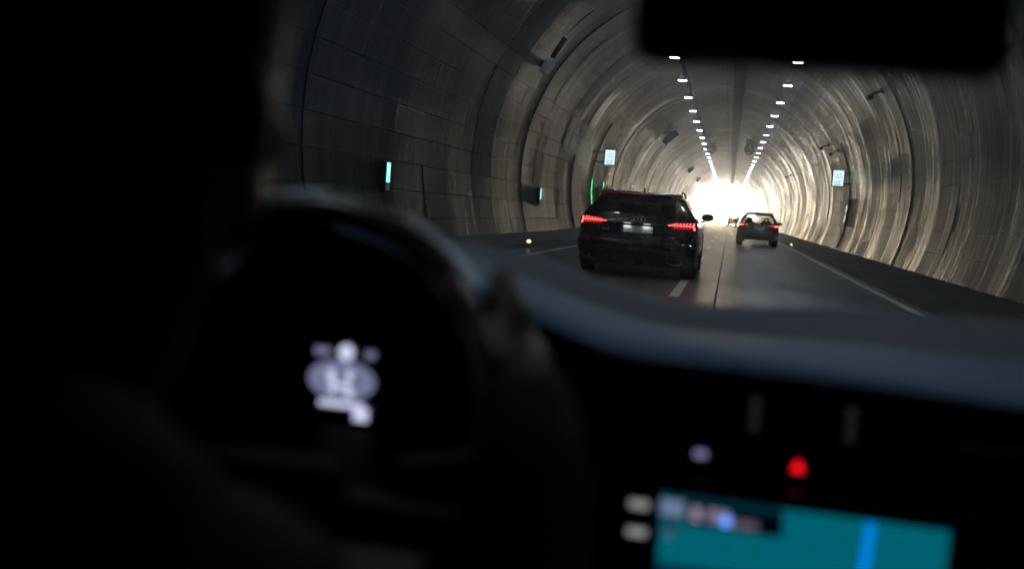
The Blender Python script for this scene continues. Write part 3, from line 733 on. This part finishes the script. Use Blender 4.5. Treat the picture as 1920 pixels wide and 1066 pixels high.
# small hatchback in the right lane
hat = dict(
    low=[(.27, .76, .20, 4.0), (.34, .85, .08, 4.1), (.45, .885, .02, 4.16), (.56, .895, .0, 4.18), (.62, .895, .02, 4.15), (.72, .89, .05, 4.1), (.85, .88, .07, 3.9), (.92, .87, .10, 3.6), (.98, .85, .14, 3.3)],
    top=[(.98, .85, .14, 3.3), (1.05, .815, .19, 3.0), (1.15, .765, .27, 2.75), (1.25, .71, .36, 2.5), (1.34, .65, .45, 2.3), (1.41, .59, .52, 2.05), (1.46, .50, .62, 1.8), (1.485, .3, .9, 1.5)],
    win=(1.02, 1.37), rear_win=10, pillars=[(8, 10), (19, 21), (31, 33)], plate_z=.805, axle=(.85, 3.42), wheel=.31, arch=.36,
    mirror_y=2.7, paint=M['paint_blue'], glass=M['glass'], rglass=M['glass'], nR=3.6, dR=.5, two=True, rest=.10, mirror_paint=M['trim'])
car2, surf2, patch2, prof2 = build_car('hatchback', (1.27, 44.6, 0), hat, 'dark blue grey hatchback with glowing red brake lights in the right lane')
MB().grid([[(x, yy + .1 * (abs(x) / .6) ** 3, z) for x in np.linspace(-.58, .58, 9)] for yy, z in ((.75, 1.475), (.40, 1.455), (.37, 1.435))], thick=(0, .02, -.025)).build('roof_spoiler', M['paint_blue'], car2, smooth=40)
for s in (-1, 1):
    lens = patch2(0, 1, 0, 1, .012, M['lens_red'], 'tail_light', nx=10, nz=4, shape=lambda u, v, s=s: (s * (.42 + .44 * u), .905 + (v - .5) * (.09 + .08 * u)))
    patch2(s * .66, s * .82, .875, .945, .026, M['brake_glow'], 'brake_lamp', lens, nx=4, nz=2)
    patch2(s * .46, s * .62, .892, .925, .026, M['led_red_dim'], 'side_lamp', lens, nx=4, nz=2)
MB().lathe([(-.012, .001), (-.012, .05), (0, .058)], 'Y', 20, (0, surf2(0, .95) - .006, .95)).build('emblem', M['silver'], car2, smooth=40)
patch2(-.6, .6, .475, .485, .008, M['dark_chrome'], 'bumper_trim', nx=16, nz=1)
patch2(0, 1, 0, 1, .01, M['trim'], 'lower_bumper', nx=16, nz=2, shape=lambda u, v: ((u - .5) * 1.4, .285 + .14 * v))
MB().box((-.2, surf2(-.2, .60) - .004, .60), (.10, .012, .03), bev=.004).build('model_badge', M['chrome'], car2)
# two far cars
fa = dict(hat); fa.update(paint=M['paint_red'])
c3, s3, p3, _ = build_car('far_car', (.62, 148, 0), fa, 'far reddish car left of the hatchback in the glare of the tunnel mouth', 'far cars at the tunnel mouth')
fb = dict(hat); fb.update(paint=M['paint_dark'])
c4, s4, p4, _ = build_car('far_car', (1.55, 122, 0), fb, 'far dark car half hidden behind the left of the hatchback', 'far cars at the tunnel mouth')
for c, pf in ((c3, p3), (c4, p4)):
    for s in (-1, 1): pf(s * .5, s * .84, .86, .95, .012, M['led_red_dim'], 'tail_light', nx=4, nz=2)

# ------------------------------------------------------------------ the car we sit in
M['dash'] = mat('dash_soft_plastic', (.055, .14, .27), .46, noise=(40, .12), bump=(400, .15))
M['fascia'] = mat('fascia_black', (.006, .006, .007), .5)
M['gloss'] = mat('piano_black', (.006, .006, .008), .2)
M['leather'] = mat('wheel_leather', (.03, .034, .04), .24, noise=(60, .12), spec=.8)
M['cloth'] = mat('seat_cloth', (.006, .006, .006), .9, noise=(60, .2))
M['roof_cloth'] = mat('headlining', (.01, .01, .01), .9, noise=(60, .2))
own = empty('own_car', (0, .9, .3)); tag(own, 'dark car interior around the camera with dashboard, wheel and lit screen', 'car')
def P(mb, name, m, parent=own, smooth=None):
    o = mb.build(name, m, None, smooth); o.parent = parent
    o.matrix_parent_inverse = Matrix.Translation(-Vector((0, .9, .3))); return o
def Q(mb, name, m, parent, smooth=None):
    o = mb.build(name, m, None, smooth); o.parent = parent; return o
# dash top: rises over the instruments on the left, falls to a soft front edge
ex_ = [-.80, -.66, -.52, -.42, -.33, -.264, -.184, -.131, -.087, -.023, .13, .283, .5, .80]
zn = [1.11, 1.125, 1.13, 1.127, 1.105, 1.071, 1.046, 1.024, 1.014, 1.012, 1.010, 1.004, .99, .97]
yn = [1.0, .98, .965, .96, .965, .972, .985, 1.0, 1.005, 1.01, 1.01, 1.01, 1.01, 1.01]
zf = [1.08, 1.085, 1.088, 1.086, 1.076, 1.067, 1.045, 1.032, 1.024, 1.018, 1.028, 1.034, 1.036, 1.03]
dx_ = np.concatenate([np.linspace(-.80, -.05, 61), np.linspace(-.03, .80, 24)])
ip = lambda tab, x: float(np.interp(x, ex_, tab))
def sm(tab, x): return sum(ip(tab, x + d) for d in (-.03, -.015, 0, .015, .03)) / 5
rows = []
for (t, dz, dy) in ((0, -.055, .012), (0, -.03, .003), (0, -.012, 0), (0, -.003, .008), (0, 0, .022), (.15, .002, 0), (.3, .001, 0), (.42, -.004, 0), (.47, -.012, 0), (.6, -.012, 0), (.8, -.004, 0), (1., 0, 0), (1.04, -.03, 0)):
    row = []
    for x in dx_:
        y0, y1 = sm(yn, x), 1.5; z0, z1 = sm(zn, x), sm(zf, x)
        b = .014 * math.exp(-((x - .45) / .1) ** 2) * math.exp(-((t - .75) / .2) ** 2)
        row.append((x, y0 + (y1 - y0) * t + dy, z0 + (z1 - z0) * t + dz + b))
    rows.append(row)
dash = P(MB().grid(rows[2:8]), 'dashboard_top', M['dash'], smooth=60)
M['dash_far'] = mat('defroster_plastic', (.035, .06, .095), .6, noise=(40, .15))
P(MB().grid(rows[7:]), 'defroster_panel', M['dash_far'], smooth=60)
# fascia below
rows = []
for (dz, y) in ((-.0115, 1.0005), (-.03, 1.006), (-.05, 1.03), (-.12, 1.03), (-.22, 1.02), (-.38, 1.0), (-.5, 1.08)):
    rows.append([(x, y + (sm(yn, x) - 1.0) + (.17 if x < -.2 and dz > -.3 else 0) * min(1, max(0, (-.2 - x) / .04)) * (1 if dz < -.047 else 0), sm(zn, x) + dz) for x in dx_])
P(MB().grid(rows), 'fascia', M['fascia'], smooth=30)
# instrument display in the hood
ic = empty('instrument_display', (-.43 - 0, 1.098 - .9, .925 - .3)); ic.parent = own
MB().box((0, .012, 0), (.30, .014, .12), bev=.008).build('display_panel', M['gloss'], ic)
W1, W2, W3 = emis('display_white', (.72, .76, 1), .95), emis('display_mid', (.50, .54, .92), .34), emis('display_bright', (.7, .74, 1), .95)
def ellip(rx, rz, hx=0, hz=0, n=40):
    a = np.linspace(0, 2 * math.pi, n + 1)
    return MB().grid([[(hx * math.cos(t), 0, hz * math.sin(t)) for t in a], [(rx * math.cos(t), 0, rz * math.sin(t)) for t in a]])
def at(o, x, z, y=0.): o.location = (x, y, z); return o
at(ellip(.042, .024, .022, .012).build('dial_ring', W2, ic), 0, 0)
at(ellip(.022, .012, .001, .001).build('dial_face', emis('dial_face', (.5, .55, 1), .2), ic), 0, 0, -.0005)
at(ellip(.0095, .0095, .001, .001).build('gear_disc', W1, ic), .004, .0335)
at(MB().box((0, 0, 0), (.019, .002, .009), bev=.0008).build('readout', W2, ic), -.026, .0325)
at(MB().box((0, 0, 0), (.012, .002, .009), bev=.0008).build('readout', W2, ic), .034, .0335)
for (x, z, a, b) in ((-.012, .004, .010, .014), (.010, .006, .008, .012), (.0, -.006, .026, .006), (.011, -.014, .010, .009), (-.010, -.013, .008, .006)):
    at(MB().box((0, 0, 0), (a, .002, b), bev=.0008).build('digit', W3, ic), x, z, -.002)
at(MB().box((0, 0, 0), (.056, .002, .007), bev=.0008).build('trip_line', W3, ic), .002, -.0285, -.002)
at(MB().box((0, 0, 0), (.018, .002, .016), bev=.0008).build('trip_line', W3, ic), .027, -.038, -.002)
# steering wheel
WC = Vector((-.37, .80, .945)); tl_ = R_(20); eX = Vector((1, 0, 0)); eY = Vector((0, math.sin(tl_), math.cos(tl_))); eN = eX.cross(eY)
wl = empty('steering_wheel', WC - Vector((0, .9, .3))); wl.parent = own
wm = Matrix((eX, eY, eN)).transposed()
wl.rotation_euler = wm.to_euler()
RW = .196
MB().tube([(RW * math.cos(a), RW * math.sin(a), 0) for a in np.linspace(0, 2 * math.pi, 72, endpoint=False)], .0145, 14, closed=True).build('rim', M['leather'], wl, smooth=60)
for a0, a1 in ((40, 66), (88, 106)):  # pale tubes added as painted highlights on the upper rim
    MB().tube([((RW + .0125) * math.cos(R_(a)), (RW + .0125) * math.sin(R_(a)), .003) for a in np.linspace(a0, a1, 16)], .0062, 8).build('rim_highlight', mat('rim_highlight_pale', (.75, .82, .92), .3, metal=.3), wl, smooth=50)
MB().box((0, -.075, -.012), (.135, .10, .05), bev=.02).build('hub', M['fascia'], wl, smooth=50)
for s in (-1, 1): MB().box((s * .125, -.075, -.012), (.125, .04, .018), bev=.008).build('spoke', M['fascia'], wl, smooth=50)
MB().box((0, -.14, -.012), (.04, .10, .018), bev=.008).build('spoke', M['fascia'], wl, smooth=50)
MB().tube([(.1, -.02, -.06), (.2, .0, -.065), (.235, .008, -.065)], [.007, .008, .011], 8).build('stalk', M['fascia'], wl, smooth=50)
# centre vents
for k, x0 in enumerate((.042, .133)):
    v = empty('air_vent', (x0, 1.022 - .9, .958 - .3)); v.parent = own
    MB().box((0, .012, 0), (.086, .01, .056), bev=.004).build('vent_back', M['fascia'], v)
    for q in (-2, -1, 0, 1, 2): MB().box((0, -.003, q * .0105), (.08, .016, .0025), rot=(.35, 0, 0)).build('vent_slat', M['gloss'], v)
    for q in (-1, 0, 1): MB().box((0, -.018, q * .0125), (.008, .012, .008), bev=.002).build('vent_tab', mat('tab_satin', (.7, .7, .75), .5), v)
    MB().tube([(-.044, -.004, -.03), (.044, -.004, -.03), (.044, -.004, .03), (-.044, -.004, .03)], .002, 6, closed=True).build('vent_frame', M['gloss'], v)
P(MB().box((.48, 1.018, .945), (.5, .012, .012), bev=.004), 'trim_strip', mat('trim_satin', (.05, .05, .055), .35, metal=.6), smooth=40)
P(MB().box((.48, 1.02, .905), (.52, .012, .02), bev=.004), 'trim_strip', M['gloss'], smooth=40)
# button row
P(MB().box((.06, 1.016, .911), (.24, .014, .026), bev=.004), 'button_row', M['gloss'])
hb = MB().add([(.088 - .0055, 1.004, .907), (.088 + .0055, 1.004, .907), (.088, 1.004, .917), (.088 - .0055, 1.007, .907), (.088 + .0055, 1.007, .907), (.088, 1.007, .917)], [(0, 1, 2), (3, 5, 4), (0, 3, 4, 1), (1, 4, 5, 2), (2, 5, 3, 0)])
P(hb, 'hazard_button', emis('hazard_red', (1, .006, .014), 2.0))
P(MB().box((-.007, 1.005, .912), (.011, .004, .006), bev=.001), 'lit_button', emis('button_violet', (.45, .45, .85), .55))
# centre screen
cs = empty('centre_screen', (.094, .985 - .9, .80 - .3)); cs.parent = own
MB().box((.0, .014, 0), (.40, .02, .18), bev=.01).build('screen_bezel', M['gloss'], cs, smooth=40)
def scr(x0, x1, z0, z1, m, nm, lay=1, bev=0): return MB().box(((x0 + x1) / 2 - .094, .003 - .0012 * lay, (z0 + z1) / 2 - .80), (x1 - x0, .0022, z1 - z0), bev=bev).build(nm, m, cs)
scr(-.040, .229, .725, .872, emis('map_teal', (.0, .115, .155), 1.), 'map_view')
scr(-.038, .076, .862, .872, emis('map_dark', (.0, .022, .032), 1.), 'map_patch', 2)
scr(-.040, .060, .725, .803, emis('map_navy', (.0, .03, .06), 1.), 'map_patch', 2)
scr(-.038, -.020, .835, .861, emis('panel_blue', (.01, .06, .10), 1.), 'side_panel', 2)
scr(-.041, -.018, .852, .868, emis('status_grey', (.14, .20, .32), 1.), 'status_icon', 3, .0008)
scr(-.016, .077, .845, .866, emis('popup_black', (.001, .001, .004), 1.), 'message_box', 3)
scr(-.010, -.002, .850, .864, emis('text_grey', (.32, .28, .38), 1.), 'message_text', 4, .0008)
scr(.004, .026, .851, .864, emis('text_dim', (.19, .16, .24), 1.), 'message_text', 4, .0008)
scr(.026, .054, .849, .857, emis('text_dim2', (.10, .085, .13), 1.), 'message_text', 4, .0008)
scr(.019, .028, .849, .859, emis('blue_dot', (.12, .32, 1), 1.6), 'call_icon', 5, .0009)
scr(-.037, -.027, .827, .836, emis('side_icon', (.03, .12, .18), 1.), 'side_icon', 3, .0008)
rt = MB().add([(.147 - .094, -.0035, .725 - .8), (.1555 - .094, -.0035, .725 - .8), (.1615 - .094, -.0035, .872 - .8), (.153 - .094, -.0035, .872 - .8)], [(0, 1, 2, 3)]).build('route_line', emis('route_blue', (.0, .24, .85), 1.), cs)
for z in (.858, .8295): P(MB().box((-.0625, .986, z), (.019, .003, .008), bev=.001), 'screen_key', emis('key_grey', (.26, .28, .27), 1.))
# mirror
mr = MB().box((.044, .66, 1.286), (.232, .035, .082), rot=(0, 0, .12), bev=.034)
mo = P(mr, 'interior_mirror', M['fascia'], smooth=60)
P(MB().tube([(.05, .675, 1.31), (.06, .74, 1.36), (.06, .79, 1.375)], .013, 8), 'mirror_stem', M['fascia'], smooth=50)
P(MB().box((.044 + .0025, .641, 1.286), (.205, .003, .06), rot=(0, 0, .12), bev=.001), 'mirror_glass', mat('mirror_silver', (.5, .5, .5), .03, metal=1), mo)
# shell of the car: windscreen, roof, pillars, doors, added closed back
P(MB().grid([[(x * (.70 if i else .80), (.74 if i else 1.54) - .10 * (x * x), 1.40 if i else 1.045) for x in np.linspace(-1, 1, 13)] for i in (0, 1)]), 'windscreen', M['screen_glass'], smooth=60)
P(MB().grid([[(x, y, 1.415 - .03 * (x / .7) ** 2) for x in np.linspace(-.72, .72, 9)] for y in (-.75, .0, .70)], thick=(0, 0, .03)), 'roof_lining', M['roof_cloth'], smooth=40)
for s in (-1, 1):
    P(MB().tube([(s * .84, 1.52, 1.03), (s * .79, 1.1, 1.24), (s * .735, .68, 1.40)], [.035, .032, .04], 8), 'windscreen_pillar', M['roof_cloth'], smooth=50)
    P(MB().box((s * .84, .4, .66), (.06, 2.4, .76), bev=.02), 'door_panel', M['fascia'], smooth=40)
    P(MB().grid([[(s * .835, -.75, 1.04), (s * .835, 1.45, 1.04)], [(s * .735, -.75, 1.39), (s * .735, .72, 1.39)]]), 'door_window', M['glass_dark'])
    P(MB().tube([(s * .83, .2, 1.0), (s * .735, .2, 1.40)], .04, 6), 'door_pillar', M['fascia'])
P(MB().box((0, -.8, .9), (1.7, .06, 1.1), bev=.02), 'rear_light_block', M['roof_cloth'])  # unseen closed back, added to stop lamp light from behind
P(MB().box((0, .3, .3), (1.7, 2.4, .06)), 'floor', M['roof_cloth'])
P(MB().box((.0, .72, .58), (.24, .55, .42), bev=.04), 'centre_console', M['fascia'], smooth=40)
for s in (-1, 1):
    sb = P(MB().box((s * .40, .26, .78), (.46, .13, .58), rot=(-.22, 0, 0), bev=.055), 'front_seat', M['cloth'], smooth=50)
    P(MB().box((s * .40, .13, 1.17), (.25, .10, .17), rot=(-.15, 0, 0), bev=.045), 'headrest', M['cloth'], smooth=50)
    P(MB().box((s * .40, .55, .47), (.46, .5, .14), bev=.05), 'seat_cushion', M['cloth'], smooth=50)

# ------------------------------------------------------------------ driver
M['skin'] = mat('driver_skin', (.085, .042, .028), .42, noise=(30, .08))
M['hair'] = mat('driver_hair', (.006, .005, .004), .6, noise=(80, .4))
M['jacket'] = mat('driver_jacket', (.007, .008, .011), .8, noise=(40, .25))
def caps(mb, pts, rs, n=12):
    mb.tube(pts, rs, n)
    for p, r in zip(pts, rs): mb.ell(p, (r, r, r), sub=2)
def wpt(a, dr=0., dn=0.): return WC + (eX * math.cos(a) + eY * math.sin(a)) * (RW + dr) + eN * dn
hc = Vector((-.338, .525, 1.220))
bd_ = MB()
bd_.ell(hc, (.076, .096, .100), sub=3).ell(hc + Vector((0, .035, -.075)), (.058, .066, .062), sub=3).ell(hc + Vector((0, .065, -.112)), (.032, .034, .028), sub=2)
bd_.ell(hc + Vector((0, .10, -.045)), (.014, .022, .030), rot=(.35, 0, 0), sub=2).ell(hc + Vector((0, .086, .012)), (.052, .02, .014), sub=2).ell(hc + Vector((0, .094, -.085)), (.024, .014, .010), sub=2)
for s in (-1, 1):
    bd_.ell(hc + Vector((s * .076, -.01, -.035)), (.010, .022, .034), sub=2); bd_.ell(hc + Vector((s * .035, .078, -.04)), (.022, .02, .022), sub=2)
caps(bd_, [hc + Vector((0, -.005, -.09)), (-.36, .48, 1.03)], [.056, .062])
def torso(mb, g=0.):
    mb.ell((-.38, .44, .85), (.185 + g, .115 + g, .20 + g), sub=3); mb.ell((-.38, .44, .64), (.165 + g, .12 + g, .2 + g), sub=3)
    caps(mb, [(-.56, .43, .925), (-.39, .43, .965), (-.22, .43, .925)], [.062 + g, .068 + g, .062 + g])
H = wpt(R_(22), .030, .010)             # back of the hand beside the rim
WR = Vector((-.125, .70, .955))
def arm(mb, g=0., hand=True):
    caps(mb, [(-.21, .43, .91), (-.10, .50, .76), WR], [.055 + g, .047 + g, (.030 if hand else .036) + g])
    caps(mb, [(-.57, .43, .91), (-.66, .55, .78), (-.60, .74, .90)], [.055 + g, .047 + g, .034 + g])
torso(bd_); arm(bd_)
# right hand: palm outside the rim, four fingers curl over it, thumb along the front face
pal = (WR + H) / 2
caps(bd_, [WR, H + Vector((.004, -.02, -.012))], [.029, .028], 12)
for k, (aa, L) in enumerate(((38, 1.0), (29.5, 1.08), (21.5, 1.0), (14, .84))):
    a = R_(aa); base = wpt(a, .036, .012)
    caps(bd_, [pal + (base - pal) * .55, base], [.013, .0125], 8)
    caps(bd_, [base, wpt(a, .034 * L, -.014), wpt(a, .012, -.027 * L), wpt(a, -.014 * L, -.024)], [.0115, .0105, .0095, .0085], 8)
caps(bd_, [pal + Vector((-.012, .005, .012)), wpt(R_(30), .0, .026), wpt(R_(42), -.004, .026)], [.014, .012, .010], 8)
drv = remesh(bd_, 'person', M['skin'], None, .006, 4); tag(drv, 'driver in a dark jacket seen from behind with right hand on the wheel', 'person')
jk = MB(); torso(jk, .012); arm(jk, .010, False); caps(jk, [WR, WR + (H - WR) * .45], [.046, .042]); caps(jk, [(-.37, .475, 1.00), (-.378, .45, .95)], [.07, .085])
remesh(jk, 'jacket', M['jacket'], drv, .010, 4)
hr_ = MB().ell(hc + Vector((0, -.018, .028)), (.088, .100, .095), sub=3).ell(hc + Vector((0, -.05, -.03)), (.078, .060, .075), sub=3).ell(hc + Vector((0, .05, .07)), (.070, .05, .045), sub=3)
remesh(hr_, 'hair', M['hair'], drv, .008, 3)

# ------------------------------------------------------------------ air
if HAZE > 0:
    hm = bpy.data.materials.new('haze_air'); hm.use_nodes = True; nt = hm.node_tree; nt.nodes.clear()
    pv = N(nt, 'ShaderNodeVolumePrincipled'); pv.inputs['Color'].default_value = (.95, .95, .93, 1); pv.inputs['Density'].default_value = HAZE; pv.inputs['Anisotropy'].default_value = .9
    ho = N(nt, 'ShaderNodeOutputMaterial'); nt.links.new(pv.outputs[0], ho.inputs['Volume'])
    hz = MB().box((0, 560, 4.4), (600, 1300, 11.4)).build('haze', hm); tag(hz, 'thin pale air filling the tunnel', None, None, 'stuff')
